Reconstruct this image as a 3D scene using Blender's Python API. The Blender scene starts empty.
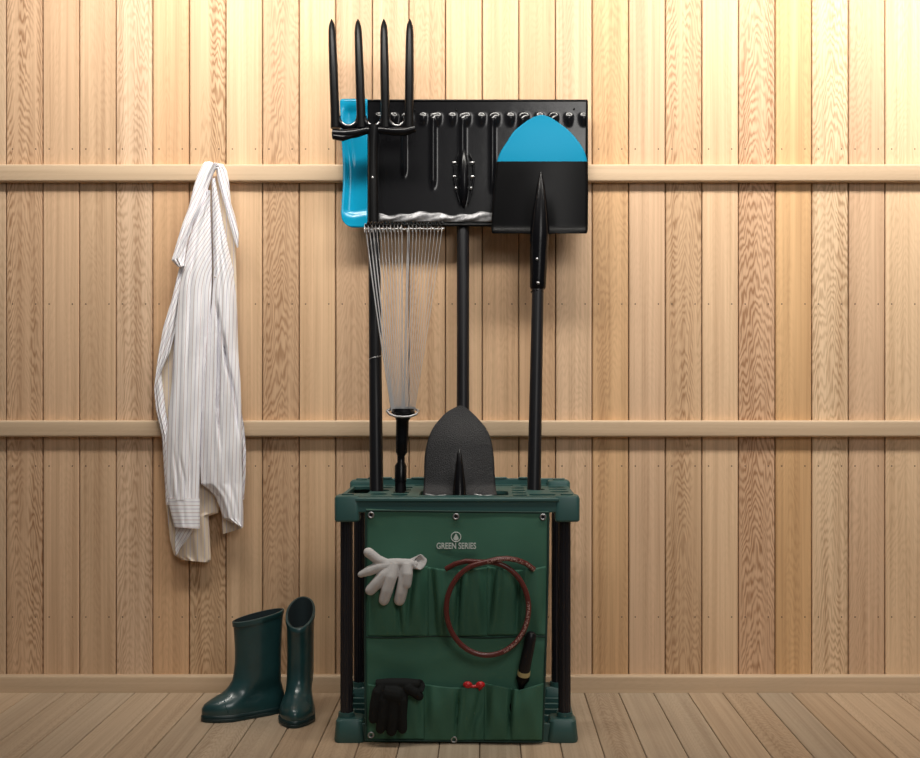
import bpy, bmesh, math, random
from mathutils import Vector, Matrix, noise
random.seed(7)
PI = math.pi
C = bpy.context.scene.collection
F, U0, V0, HC = 1250.0, 485.0, 385.0, 0.859

def P(u, v, Y):
    """place of a point read at (u, v) that stands at distance Y"""
    return Vector(((u-U0)*Y/F, Y, HC-(v-V0)*Y/F))

# ------------------------------------------------------------------ materials
def nmat(name, col, rough=0.5, metal=0.0, spec=0.5, coat=0.0, bump=0.0, bscale=200.0, var=0.0, vscale=8.0):
    m = bpy.data.materials.new(name); m.use_nodes = True
    nt = m.node_tree; b = nt.nodes['Principled BSDF']
    b.inputs['Base Color'].default_value = (*col, 1)
    b.inputs['Roughness'].default_value = rough
    b.inputs['Metallic'].default_value = metal
    b.inputs['Specular IOR Level'].default_value = spec
    b.inputs['Coat Weight'].default_value = coat
    tc = nt.nodes.new('ShaderNodeTexCoord')
    if var > 0:
        n = nt.nodes.new('ShaderNodeTexNoise'); n.inputs['Scale'].default_value = vscale
        n.inputs['Detail'].default_value = 5
        nt.links.new(tc.outputs['Object'], n.inputs['Vector'])
        r = nt.nodes.new('ShaderNodeValToRGB')
        r.color_ramp.elements[0].position = 0.3; r.color_ramp.elements[1].position = 0.7
        r.color_ramp.elements[0].color = (*[c*(1-var) for c in col], 1)
        r.color_ramp.elements[1].color = (*[min(1, c*(1+var)) for c in col], 1)
        nt.links.new(n.outputs['Fac'], r.inputs['Fac'])
        nt.links.new(r.outputs['Color'], b.inputs['Base Color'])
    if bump > 0:
        n = nt.nodes.new('ShaderNodeTexNoise'); n.inputs['Scale'].default_value = bscale
        n.inputs['Detail'].default_value = 3
        nt.links.new(tc.outputs['Object'], n.inputs['Vector'])
        bp = nt.nodes.new('ShaderNodeBump'); bp.inputs['Strength'].default_value = bump
        bp.inputs['Distance'].default_value = 0.002
        nt.links.new(n.outputs['Fac'], bp.inputs['Height'])
        nt.links.new(bp.outputs['Normal'], b.inputs['Normal'])
    return m

class NT:
    def __init__(s, m): s.t = m.node_tree
    def n(s, kind, **kw):
        nd = s.t.nodes.new(kind)
        for k, v in kw.items(): setattr(nd, k, v)
        return nd
    def put(s, x, sock):
        if isinstance(x, (int, float)): sock.default_value = x
        elif isinstance(x, tuple): sock.default_value = x
        else: s.t.links.new(x, sock)
    def math(s, op, a, b=0.0, c=None, clamp=False):
        nd = s.n('ShaderNodeMath', operation=op); nd.use_clamp = clamp
        s.put(a, nd.inputs[0]); s.put(b, nd.inputs[1])
        if c is not None: s.put(c, nd.inputs[2])
        return nd.outputs[0]
    def comb(s, x, y, z):
        nd = s.n('ShaderNodeCombineXYZ')
        s.put(x, nd.inputs[0]); s.put(y, nd.inputs[1]); s.put(z, nd.inputs[2]); return nd.outputs[0]
    def noise(s, vec, scale=1.0, detail=4.0, rough=0.55):
        nd = s.n('ShaderNodeTexNoise'); s.put(vec, nd.inputs['Vector'])
        nd.inputs['Scale'].default_value = scale; nd.inputs['Detail'].default_value = detail
        nd.inputs['Roughness'].default_value = rough; return nd.outputs['Fac']
    def mix(s, f, a, b, mode='MIX'):
        nd = s.n('ShaderNodeMix', data_type='RGBA', blend_type=mode)
        s.put(f, nd.inputs[0]); s.put(a, nd.inputs[6]); s.put(b, nd.inputs[7]); return nd.outputs[2]
    def attr(s, name):
        nd = s.n('ShaderNodeAttribute', attribute_name=name); return nd

def wood(name, light, dark, gain=1.0, rough=0.55, fine=1.0):
    """long grain: lu = place across the board, ll = place along it, per-board rnd, cath (arched figure) and tint"""
    m = bpy.data.materials.new(name); m.use_nodes = True
    k = NT(m); b = m.node_tree.nodes['Principled BSDF']
    lu = k.attr('lu').outputs['Fac']; ll = k.attr('ll').outputs['Fac']
    rnd = k.attr('rnd').outputs['Fac']; cath = k.attr('cath').outputs['Fac']
    tint = k.attr('tint').outputs['Color']
    off = k.math('MULTIPLY', rnd, 53.7)
    l2 = k.math('ADD', ll, off)
    # warping of the grain
    w = k.noise(k.comb(k.math('MULTIPLY', lu, 22.0), k.math('MULTIPLY', l2, 3.2), off), 1.0, 3.0)
    w2 = k.noise(k.comb(k.math('MULTIPLY', lu, 60.0), k.math('MULTIPLY', l2, 9.0), off), 1.0, 4.0)
    # arched figure
    cx = k.math('MULTIPLY', k.math('SUBTRACT', k.math('FRACT', k.math('MULTIPLY', rnd, 7.3)), 0.5), 0.03)
    dx = k.math('SUBTRACT', lu, cx)
    ab = k.math('SQRT', k.math('ADD', k.math('MULTIPLY', dx, dx), 0.00003))
    ph = k.math('ADD', l2, k.math('MULTIPLY', ab, 2.9))
    ph = k.math('ADD', ph, k.math('MULTIPLY', w, 0.34))
    ph = k.math('ADD', ph, k.math('MULTIPLY', w2, 0.035))
    arch = k.math('MULTIPLY_ADD', k.math('SINE', k.math('MULTIPLY', ph, 190.0)), 0.5, 0.5)
    arch = k.math('POWER', arch, 1.6)
    patch = k.noise(k.comb(k.math('MULTIPLY', dx, 26.0), k.math('MULTIPLY', l2, 0.9), off), 1.0, 2.0)
    patch = k.math('MULTIPLY', k.math('SUBTRACT', patch, 0.34), 4.0, clamp=True)
    arch = k.math('MULTIPLY', k.math('MULTIPLY', arch, patch), cath)
    # straight grain
    st = k.noise(k.comb(k.math('MULTIPLY', lu, 190.0*fine), k.math('MULTIPLY', l2, 2.0), off), 1.0, 4.0, 0.6)
    st = k.math('MULTIPLY', k.math('SUBTRACT', st, 0.42), 3.0, clamp=True)
    wide = k.noise(k.comb(k.math('MULTIPLY', lu, 45.0), k.math('MULTIPLY', l2, 0.8), k.math('ADD', off, 9.0)), 1.0, 2.0)
    wide = k.math('MULTIPLY', k.math('SUBTRACT', wide, 0.38), 3.2, clamp=True)
    fac = k.math('ADD', k.math('MULTIPLY', st, 0.30), k.math('MULTIPLY', wide, 0.34))
    fac = k.math('ADD', fac, k.math('MULTIPLY', arch, 0.72), clamp=True)
    col = k.mix(fac, (*light, 1), (*dark, 1))
    col = k.mix(1.0, col, tint, 'MULTIPLY')
    k.put(col, b.inputs['Base Color'])
    b.inputs['Roughness'].default_value = rough
    b.inputs['Specular IOR Level'].default_value = 0.3
    bp = k.n('ShaderNodeBump'); bp.inputs['Strength'].default_value = 0.25; bp.inputs['Distance'].default_value = 0.001
    k.put(k.math('MULTIPLY', fac, -1.0), bp.inputs['Height']); k.put(bp.outputs[0], b.inputs['Normal'])
    return m

def fabric_canvas():
    m = nmat('canvas_green', (0.052, 0.158, 0.106), 0.62, spec=0.35, bump=0.25, bscale=900, var=0.12, vscale=5)
    return m

def stripes(nm, base):
    m = bpy.data.materials.new(nm); m.use_nodes = True
    k = NT(m); b = m.node_tree.nodes['Principled BSDF']
    a = k.attr('su').outputs['Fac']
    def line(freq, ofs, width):
        f = k.math('FRACT', k.math('MULTIPLY_ADD', a, freq, ofs))
        d = k.math('ABSOLUTE', k.math('SUBTRACT', f, 0.5))
        return k.math('MULTIPLY', k.math('SUBTRACT', width, d), 14.0, clamp=True)
    l1 = line(100.0, 0.0, 0.13); l2 = line(50.0, 0.25, 0.07)
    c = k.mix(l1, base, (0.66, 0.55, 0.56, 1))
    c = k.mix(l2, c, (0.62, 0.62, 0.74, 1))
    k.put(c, b.inputs['Base Color']); b.inputs['Roughness'].default_value = 0.85
    b.inputs['Specular IOR Level'].default_value = 0.15
    n = k.noise(k.n('ShaderNodeTexCoord').outputs['Object'], 60.0, 3.0)
    bp = k.n('ShaderNodeBump'); bp.inputs['Strength'].default_value = 0.35; bp.inputs['Distance'].default_value = 0.002
    k.put(n, bp.inputs['Height']); k.put(bp.outputs[0], b.inputs['Normal'])
    return m

def hose_mat():
    m = bpy.data.materials.new('hose_red'); m.use_nodes = True
    k = NT(m); b = m.node_tree.nodes['Principled BSDF']
    ll = k.attr('ll').outputs['Fac']; lu = k.attr('lu').outputs['Fac']
    n = k.noise(k.comb(k.math('MULTIPLY', ll, 420.0), k.math('MULTIPLY', lu, 4.0), 0.0), 1.0, 2.0)
    on = k.math('GREATER_THAN', n, 0.52)
    # printed rows only on some lengths, on the side that faces out
    z1 = k.math('MULTIPLY', k.math('GREATER_THAN', ll, 0.755), k.math('LESS_THAN', ll, 0.90))
    z2 = k.math('GREATER_THAN', ll, 0.25); z2 = k.math('MULTIPLY', z2, k.math('LESS_THAN', ll, 0.39))
    zz = k.math('ADD', z1, z2, clamp=True)
    face = k.math('LESS_THAN', k.math('ABSOLUTE', k.math('SUBTRACT', lu, 0.5)), 0.09)
    f = k.math('MULTIPLY', k.math('MULTIPLY', on, zz), face)
    c = k.mix(f, (0.115, 0.024, 0.020, 1), (0.5, 0.32, 0.28, 1))
    k.put(c, b.inputs['Base Color']); b.inputs['Roughness'].default_value = 0.28
    return m

M = dict(
    wall=wood('wall_cedar', (0.69, 0.505, 0.352), (0.33, 0.195, 0.110)),
    floor=wood('floor_boards', (0.52, 0.395, 0.275), (0.27, 0.18, 0.11), rough=0.6),
    rail=wood('rail_wood', (0.62, 0.48, 0.34), (0.42, 0.30, 0.20), fine=0.6),
    nail=nmat('nail_heads', (0.10, 0.07, 0.045), 0.5, metal=0.3),
    gap=nmat('board_gap', (0.13, 0.075, 0.04), 0.9),
    green=nmat('green_plastic', (0.034, 0.100, 0.094), 0.42, spec=0.5, bump=0.12, bscale=500),
    tube=nmat('black_tube', (0.012, 0.012, 0.017), 0.34, spec=0.5),
    canvas=fabric_canvas(),
    piping=nmat('canvas_edge', (0.012, 0.045, 0.035), 0.7),
    steel=nmat('steel', (0.45, 0.45, 0.46), 0.42, metal=1.0, bump=0.2, bscale=60),
    wear=nmat('worn_metal', (0.24, 0.24, 0.25), 0.5, metal=0.7, bump=0.5, bscale=90, var=0.5, vscale=60),
    wire=nmat('galvanised_wire', (0.55, 0.55, 0.56), 0.36, metal=0.5),
    white=nmat('white_print', (0.60, 0.66, 0.62), 0.7),
    black=nmat('black_gloss_paint', (0.003, 0.003, 0.004), 0.24, spec=0.25, bump=0.10, bscale=40),
    shine=nmat('black_shiny_plastic', (0.004, 0.004, 0.005), 0.20, spec=0.55, bump=0.12, bscale=30),
    matt=nmat('black_satin', (0.003, 0.003, 0.0035), 0.34, spec=0.14),
    spade=nmat('hammered_black', (0.013, 0.013, 0.015), 0.46, spec=0.4, bump=0.9, bscale=420, var=0.25, vscale=300),
    handle=nmat('dark_handle', (0.009, 0.009, 0.011), 0.36, spec=0.28),
    blue=nmat('blue_plastic', (0.0, 0.30, 0.52), 0.25, spec=0.5, bump=0.05, bscale=30),
    bluetip=nmat('blue_paint', (0.0, 0.20, 0.35), 0.45, spec=0.12),
    rubber=nmat('boot_rubber', (0.014, 0.054, 0.058), 0.30, spec=0.7, coat=0.2, bump=0.10, bscale=45, var=0.2, vscale=20),
    sole=nmat('boot_sole', (0.007, 0.026, 0.028), 0.42, spec=0.5),
    lining=nmat('boot_lining', (0.010, 0.022, 0.026), 0.9),
    shirt=stripes('striped_cotton', (0.93, 0.93, 0.96, 1)), shirt_in=stripes('striped_cotton_inside_lit', (0.80, 0.68, 0.53, 1)),  # inside variant: tan of light through thin cloth put into the base colour
    button=nmat('button', (0.55, 0.50, 0.45), 0.4),
    glove=nmat('white_cotton', (0.60, 0.58, 0.57), 0.95, spec=0.1, bump=0.6, bscale=420),
    glovecuff=nmat('cotton_cuff', (0.55, 0.53, 0.52), 0.95, spec=0.1, bump=0.6, bscale=300),
    bglove=nmat('black_knit', (0.009, 0.010, 0.010), 0.8, spec=0.25, bump=0.6, bscale=350),
    hose=hose_mat(),
    red=nmat('red_plastic', (0.60, 0.015, 0.02), 0.3, spec=0.5),
    yellow=nmat('pale_ring', (0.55, 0.46, 0.22), 0.4),
)

# ------------------------------------------------------------------ geometry
class MB:
    def __init__(s): s.v = []; s.f = []; s.mi = []; s.at = {}
    def attr_fill(s, n, **kw):
        for k, val in kw.items():
            a = s.at.setdefault(k, [])
            while len(a) < n: a.append(0.0)
            while len(a) < len(s.v): a.append(val)
    def add(s, vs, fs, mi=0):
        o = len(s.v); s.v += [Vector(p) for p in vs]
        s.f += [tuple(i+o for i in f) for f in fs]; s.mi += [mi]*len(fs); return o
    def box(s, lo, hi, mi=0, rot=None, ctr=None):
        x0, y0, z0 = lo; x1, y1, z1 = hi
        vs = [Vector(p) for p in ((x0,y0,z0),(x1,y0,z0),(x1,y1,z0),(x0,y1,z0),(x0,y0,z1),(x1,y0,z1),(x1,y1,z1),(x0,y1,z1))]
        if rot is not None:
            c = Vector(ctr) if ctr is not None else (Vector(lo)+Vector(hi))/2
            vs = [rot @ (p-c) + c for p in vs]
        s.add(vs, [(0,3,2,1),(4,5,6,7),(0,1,5,4),(1,2,6,5),(2,3,7,6),(3,0,4,7)], mi)
    def loft(s, rings, cap0=True, cap1=True, mi=0, closed=True):
        n = len(rings[0]); o = len(s.v)
        for r in rings: s.v += [Vector(p) for p in r]
        for i in range(len(rings)-1):
            for j in range(n if closed else n-1):
                a = o+i*n+j; b = o+i*n+(j+1) % n
                s.f.append((a, b, b+n, a+n)); s.mi.append(mi)
        if cap0: s.f.append(tuple(o+j for j in reversed(range(n)))); s.mi.append(mi)
        if cap1: s.f.append(tuple(o+(len(rings)-1)*n+j for j in range(n))); s.mi.append(mi)
    def tube(s, pts, rad, seg=12, mi=0, sx=1.0, up=None, cap=True):
        pts = [Vector(p) for p in pts]
        if not isinstance(rad, (list, tuple)): rad = [rad]*len(pts)
        T = []
        for i in range(len(pts)):
            a = pts[max(0, i-1)]; b = pts[min(len(pts)-1, i+1)]; T.append((b-a).normalized())
        ref = Vector(up) if up is not None else Vector((0, 1, 0))
        if abs(T[0].dot(ref)) > 0.95: ref = Vector((1, 0, 0))
        N = (ref - T[0]*ref.dot(T[0])).normalized(); rings = []
        for i, p in enumerate(pts):
            N = (N - T[i]*N.dot(T[i])).normalized(); B = T[i].cross(N)
            rings.append([p + (N*math.cos(2*PI*j/seg) + B*(math.sin(2*PI*j/seg)*sx))*rad[i] for j in range(seg)])
        s.loft(rings, cap, cap, mi)
    def grid(s, rows, mi=0): s.loft(rows, False, False, mi, closed=False)
    def sphere(s, c, r, sc=(1,1,1), n=14, mi=0):
        c = Vector(c); rings = []
        for i in range(1, n//2+1):
            a = PI*i/(n//2+1)
            rings.append([c+Vector((math.sin(a)*math.cos(2*PI*j/n)*r*sc[0], math.sin(a)*math.sin(2*PI*j/n)*r*sc[1], math.cos(a)*r*sc[2])) for j in range(n)])
        s.loft(rings, True, True, mi)
    def torus(s, c, R, r, normal=(0,-1,0), n=24, m=8, mi=0):
        c = Vector(c); nn = Vector(normal).normalized()
        a = nn.orthogonal().normalized(); b = nn.cross(a); o = len(s.v)
        for i in range(n):
            d = a*math.cos(2*PI*i/n)+b*math.sin(2*PI*i/n)
            for j in range(m):
                s.v.append(c+d*(R+r*math.cos(2*PI*j/m))+nn*(r*math.sin(2*PI*j/m)))
        for i in range(n):
            for j in range(m):
                s.f.append((o+i*m+j, o+((i+1)%n)*m+j, o+((i+1)%n)*m+(j+1)%m, o+i*m+(j+1)%m)); s.mi.append(mi)
    def build(s, name, mats, parent=None, smooth=40, bevel=0, subsurf=0, solid=0, solid_off=0, fixn=True, bseg=2):
        org = parent.location.copy() if parent is not None else Vector((0,0,0))
        pp = parent
        while pp is not None and pp.parent is not None:
            pp = pp.parent; org = pp.location.copy()
        me = bpy.data.meshes.new(name)
        me.from_pydata([tuple(p-org) for p in s.v], [], s.f)
        if not isinstance(mats, (list, tuple)): mats = [mats]
        for m in mats: me.materials.append(m)
        for p, i in zip(me.polygons, s.mi): p.material_index = i
        for k, a in s.at.items():
            if isinstance(a[0], tuple):
                at = me.attributes.new(k, 'FLOAT_COLOR', 'POINT')
                for i, x in enumerate(a): at.data[i].color = (*x, 1)
            else:
                at = me.attributes.new(k, 'FLOAT', 'POINT'); at.data.foreach_set('value', a)
        if fixn:
            bm = bmesh.new(); bm.from_mesh(me); bmesh.ops.recalc_face_normals(bm, faces=bm.faces); bm.to_mesh(me); bm.free()
        o = bpy.data.objects.new(name, me); C.objects.link(o)
        if parent is not None: o.parent = parent
        if smooth:
            for p in me.polygons: p.use_smooth = True
            me.set_sharp_from_angle(angle=math.radians(smooth))
        if solid:
            md = o.modifiers.new('s', 'SOLIDIFY'); md.thickness = solid; md.offset = solid_off
        if bevel:
            md = o.modifiers.new('b', 'BEVEL'); md.width = bevel; md.segments = bseg; md.limit_method = 'ANGLE'
            md.angle_limit = math.radians(35); md.harden_normals = False
        if subsurf:
            md = o.modifiers.new('u', 'SUBSURF'); md.levels = subsurf; md.render_levels = subsurf
        return o

def thing(name, label, cat, loc, group=None):
    o = bpy.data.objects.new(name, None); C.objects.link(o); o.location = loc
    o.empty_display_size = 0.05
    o['label'] = label; o['category'] = cat
    if group: o['group'] = group
    return o
def tag(o, label, cat, group=None):
    o['label'] = label; o['category'] = cat
    if group: o['group'] = group
    return o
def struct(o): o['kind'] = 'structure'; return o
def bake(o):
    """apply the modifiers of o to its mesh"""
    dg = bpy.context.evaluated_depsgraph_get(); dg.update()
    me = bpy.data.meshes.new_from_object(o.evaluated_get(dg)); o.modifiers.clear(); o.data = me
def lerp(a, b, t): return a+(b-a)*t
def poly(pts, t):
    """point at parameter t in 0..1 (per-segment) of a polyline"""
    x = t*(len(pts)-1); i = min(int(x), len(pts)-2); f = x-i
    return (lerp(pts[i][0], pts[i+1][0], f), lerp(pts[i][1], pts[i+1][1], f))
def spline(pts, t):
    x = t*(len(pts)-1); i = min(int(x), len(pts)-2); f = x-i
    p = [pts[max(0, i-1)], pts[i], pts[i+1], pts[min(len(pts)-1, i+2)]]
    out = []
    for a, b, c, d in zip(*p):
        out.append(0.5*((2*b)+(-a+c)*f+(2*a-5*b+4*c-d)*f*f+(-a+3*b-3*c+d)*f**3))
    return out
def interp(pts, x):
    if x <= pts[0][0]: return pts[0][1]
    for (a, b), (c, d) in zip(pts, pts[1:]):
        if x <= c: return lerp(b, d, (x-a)/(c-a))
    return pts[-1][1]
def smooth01(x): x = max(0, min(1, x)); return x*x*(3-2*x)

# ------------------------------------------------------------------ wall
YW = 3.51
PIT = 36.63*YW/F
X0 = (6-U0)*YW/F
# tint (r,g,b) and figure strength per board, from the photo's left edge
boards = {
 -1: ((.98,.96,.92),.4), 0: ((1.0,.93,.86),1.0), 1: ((1.03,.97,.90),.15), 2: ((.97,.92,.85),.2), 3: ((1.08,1.06,1.04),.55),
 4: ((1.04,.93,.80),.2), 5: ((1.0,.95,.86),1.0), 6: ((1.08,1.04,.96),.1), 7: ((.93,.86,.78),.8), 8: ((1.08,1.02,.92),.1),
 9: ((.98,.92,.86),.3), 10: ((1.06,1.01,.95),.2), 11: ((1.0,.93,.84),.35), 12: ((1.08,1.02,.93),.1), 13: ((1.06,.98,.88),.2),
 14: ((1.0,.92,.82),.2), 15: ((1.06,1.02,.97),.25), 16: ((1.02,.91,.74),.35), 17: ((1.0,.95,.90),.1), 18: ((.95,.89,.80),.9),
 19: ((1.10,1.06,.98),.1), 20: ((1.02,.93,.86),1.0), 21: ((1.05,.93,.72),.25), 22: ((1.12,1.12,1.06),.8), 23: ((1.03,.98,.93),.3),
 24: ((1.12,1.10,1.02),.25)}
w = MB()
ZT = 2.6
for i in range(-34, 58):
    tint, cath = boards.get(i, ((random.uniform(.94,1.08),)*3, random.choice([.1,.2,.3,.9])))
    xa = X0+i*PIT+0.0014; xb = X0+(i+1)*PIT-0.0014
    n0 = len(w.v)
    # bevelled board section (x, y)
    ch = 0.0022
    sec = [(xa, YW+0.018), (xa, YW+ch), (xa+ch, YW), (xb-ch, YW), (xb, YW+ch), (xb, YW+0.018)]
    w.loft([[Vector((x, y, 0)) for x, y in sec], [Vector((x, y, ZT)) for x, y in sec]], True, True)
    w.attr_fill(n0, rnd=random.random(), cath=cath, tint=tuple(c**1.15 for c in tint))
    for k2, arr in (('lu', [p.x-(xa+xb)/2 for p in w.v[n0:]]), ('ll', [p.z for p in w.v[n0:]])):
        a = w.at.setdefault(k2, []); a += arr
    # two nail heads per row
    for vz in (149, 304, 466, 617):
        z = HC-(vz-V0)*YW/F
        for fx in (0.17, 0.82):
            cxn = lerp(xa, xb, fx); n1 = len(w.v)
            w.loft([[Vector((cxn+0.0021*math.cos(a*PI/4), YW-0.0001, z+0.0021*math.sin(a*PI/4))) for a in range(8)],
                    [Vector((cxn+0.0015*math.cos(a*PI/4), YW-0.0006, z+0.0015*math.sin(a*PI/4))) for a in range(8)]], False, True, mi=1)
            w.attr_fill(n1, rnd=0.0, cath=0.0, tint=(1,1,1), lu=0.0, ll=0.0)
n1 = len(w.v)
w.box((X0-34*PIT, YW+0.012, 0), (X0+58*PIT, YW+0.05, ZT), mi=2)
w.attr_fill(n1, rnd=0.0, cath=0.0, tint=(1,1,1), lu=0.0, ll=0.0)
struct(w.build('wall_back', [M['wall'], M['nail'], M['gap']], smooth=0, fixn=False))

def rail(name, vt, vb, depth, x0=-3.2, x1=3.2, floor=False):
    Yf = YW-depth
    zt = HC-(vt-V0)*(Yf)/F; zb = HC-(vb-V0)*(Yf)/F
    if floor: zb = 0.0
    r = 0.006; m = MB(); sec = [(YW, zb)]
    if floor: sec.append((Yf, zb))
    else: sec += [(Yf+r*(1-math.sin(a)), zb+r*(1-math.cos(a))) for a in [k*PI/8 for k in range(5)]]
    sec += [(Yf+r*(1-math.cos(a)), zt-r*(1-math.sin(a))) for a in [k*PI/8 for k in range(5)]]
    sec.append((YW, zt))
    nseg = 40
    rings = [[Vector((lerp(x0, x1, i/nseg), y, z)) for y, z in sec] for i in range(nseg+1)]
    m.loft(rings)
    m.attr_fill(0, rnd=random.random(), cath=0.12, tint=(1.0, 0.97, 0.93))
    m.at['lu'] = [p.z-zt for p in m.v]; m.at['ll'] = [p.x for p in m.v]
    return struct(m.build(name, M['rail'], smooth=35))
rail('trim_1', 164, 181.5, 0.024)
rail('trim_2', 420.5, 437, 0.024)
rail('baseboard_back', 676, 693, 0.023, floor=True)

fl = MB(); pf = 34.6*3.487/F; xf0 = (584.3-U0)*3.487/F
for i in range(-38, 34):
    xa = xf0+i*pf+0.0010; xb = xf0+(i+1)*pf-0.0010; n0 = len(fl.v); ch = 0.0016
    sec = [(xa, -0.02), (xa, -ch), (xa+ch, 0), (xb-ch, 0), (xb, -ch), (xb, -0.02)]
    fl.loft([[Vector((x, -1.5, z)) for x, z in sec], [Vector((x, YW+0.02, z)) for x, z in sec]])
    g = random.uniform(.86, 1.12); wm = random.uniform(-.04, .05)
    fl.attr_fill(n0, rnd=random.random(), cath=random.choice([.1,.2,.5]), tint=(g*(1+wm), g, g*(1-wm)))
    fl.at.setdefault('lu', []); fl.at['lu'] += [p.x-(xa+xb)/2 for p in fl.v[n0:]]
    fl.at.setdefault('ll', []); fl.at['ll'] += [p.y for p in fl.v[n0:]]
n1 = len(fl.v)
fl.box((xf0-38*pf, -1.5, -0.06), (xf0+34*pf, YW+0.02, -0.012), mi=1)
fl.attr_fill(n1, rnd=0.0, cath=0.0, tint=(1,1,1), lu=0.0, ll=0.0)
struct(fl.build('floor', [M['floor'], M['gap']], smooth=0, fixn=False))

# ------------------------------------------------------------------ tool rack
YF, YB = 3.0, 3.40
XL, XR = -0.362, 0.229
ZTP = 0.590
rack = thing('tool_rack', 'dark green plastic garden tool rack with black legs standing on the floor', 'tool rack', (0.5*(XL+XR), 3.2, 0))
def rrect(cx, cy, hx, hy, r, n=4):
    out = []
    for qx, qy, a0 in ((1,1,0),(-1,1,PI/2),(-1,-1,PI),(1,-1,1.5*PI)):
        for k in range(n+1):
            a = a0+k*PI/2/n
            out.append((cx+qx*(hx-r)+r*math.cos(a), cy+qy*(hy-r)+r*math.sin(a)))
    return out
def prism(m, outline, z0, z1, mi=0):
    m.loft([[Vector((x, y, z0)) for x, y in outline], [Vector((x, y, z1)) for x, y in outline]], mi=mi)
holes = []
def hole(cx, cy, hx, hy, r): holes.append(rrect(cx, cy, hx, hy, r, 5))
hole(-0.318, 3.205, 0.026, 0.100, 0.008)
hole(-0.052, 3.110, 0.110, 0.062, 0.02)
hole(-0.068, 3.287, 0.024, 0.024, 0.0235)
for y in (3.085, 3.285): hole(-0.262, y, 0.022, 0.022, 0.0215)
hole(-0.277+0.006, 3.190, 0.027, 0.030, 0.024)
for y in (3.065, 3.135, 3.205, 3.275): hole(-0.210, y, 0.021, 0.024, 0.0195)
for y in (3.05, 3.12, 3.19, 3.265): hole(0.085, y, 0.0185, 0.021, 0.018)
hole(0.131, 3.222, 0.0235, 0.026, 0.0225)
for y in (3.15, 3.225, 3.295): hole(0.188, y, 0.024, 0.021, 0.018)
hole(0.158, 3.065, 0.050, 0.026, 0.016)
for a, b in ((-0.27, -0.215), (-0.19, -0.10), (-0.02, 0.075), (0.095, 0.135), (0.150, 0.195)):
    hole((a+b)/2, 3.356, (b-a)/2, 0.016, 0.008)
bm = bmesh.new(); edges = []
outer = rrect((XL+XR)/2, (YF+YB)/2+0.005, (XR-XL)/2-0.010, (YB-YF)/2-0.008, 0.012)
for lp in [outer]+holes:
    vs = [bm.verts.new((x-rack.location.x, y-rack.location.y, ZTP)) for x, y in lp]
    for k in range(len(vs)): edges.append(bm.edges.new((vs[k], vs[(k+1) % len(vs)])))
bmesh.ops.triangle_fill(bm, use_beauty=True, use_dissolve=False, edges=edges)
def inhole(p):
    for lp in holes:
        c = [(q[0]-rack.location.x, q[1]-rack.location.y) for q in lp]; ins = False; n = len(c)
        for k in range(n):
            (xa_, ya_), (xb_, yb_) = c[k], c[(k+1) % n]
            if (ya_ > p.y) != (yb_ > p.y) and p.x < (xb_-xa_)*(p.y-ya_)/(yb_-ya_)+xa_: ins = not ins
        if ins: return True
    return False
bad = [f for f in bm.faces if inhole(f.calc_center_median())]
if bad: bmesh.ops.delete(bm, geom=bad, context='FACES_ONLY')
ext = bmesh.ops.extrude_face_region(bm, geom=list(bm.faces))
bmesh.ops.translate(bm, vec=(0, 0, -0.007), verts=[g for g in ext['geom'] if isinstance(g, bmesh.types.BMVert)])
bmesh.ops.recalc_face_normals(bm, faces=bm.faces)
me = bpy.data.meshes.new('top_tray'); bm.to_mesh(me); bm.free(); me.materials.append(M['green'])
for p_ in me.polygons: p_.use_smooth = True
me.set_sharp_from_angle(angle=math.radians(35))
tray = bpy.data.objects.new('top_tray', me); C.objects.link(tray); tray.parent = rack
# raised back rim, ridge around the big opening, stepped fascia
rm = MB()
rm.box((XL+0.012, YB-0.012, ZTP-0.045), (XR-0.012, YB-0.003, ZTP+0.016))
for xa_, xb_ in ((XL+0.045, XL+0.11), (-0.20, -0.10), (0.00, 0.06), (0.09, 0.15)): rm.box((xa_, YB-0.014, ZTP+0.014), (xb_, YB-0.001, ZTP+0.019))
for xs_ in (XL+0.006, XR-0.014): rm.box((xs_, YF+0.05, ZTP-0.045), (xs_+0.008, YB-0.05, ZTP-0.001))
rm.build('back_rim', M['green'], rack, smooth=30, bevel=0.003)
fs = MB()
fs.box((XL+0.04, YF+0.003, ZTP-0.038), (XR-0.04, YF+0.013, ZTP-0.001))
fs.box((XL+0.05, YF-0.001, ZTP-0.012), (XR-0.05, YF+0.008, ZTP-0.002))
fs.build('front_fascia', M['green'], rack, smooth=30, bevel=0.003)
LEGX = (-0.336, 0.192+0.001); LEGY = (3.035, 3.345)
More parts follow.
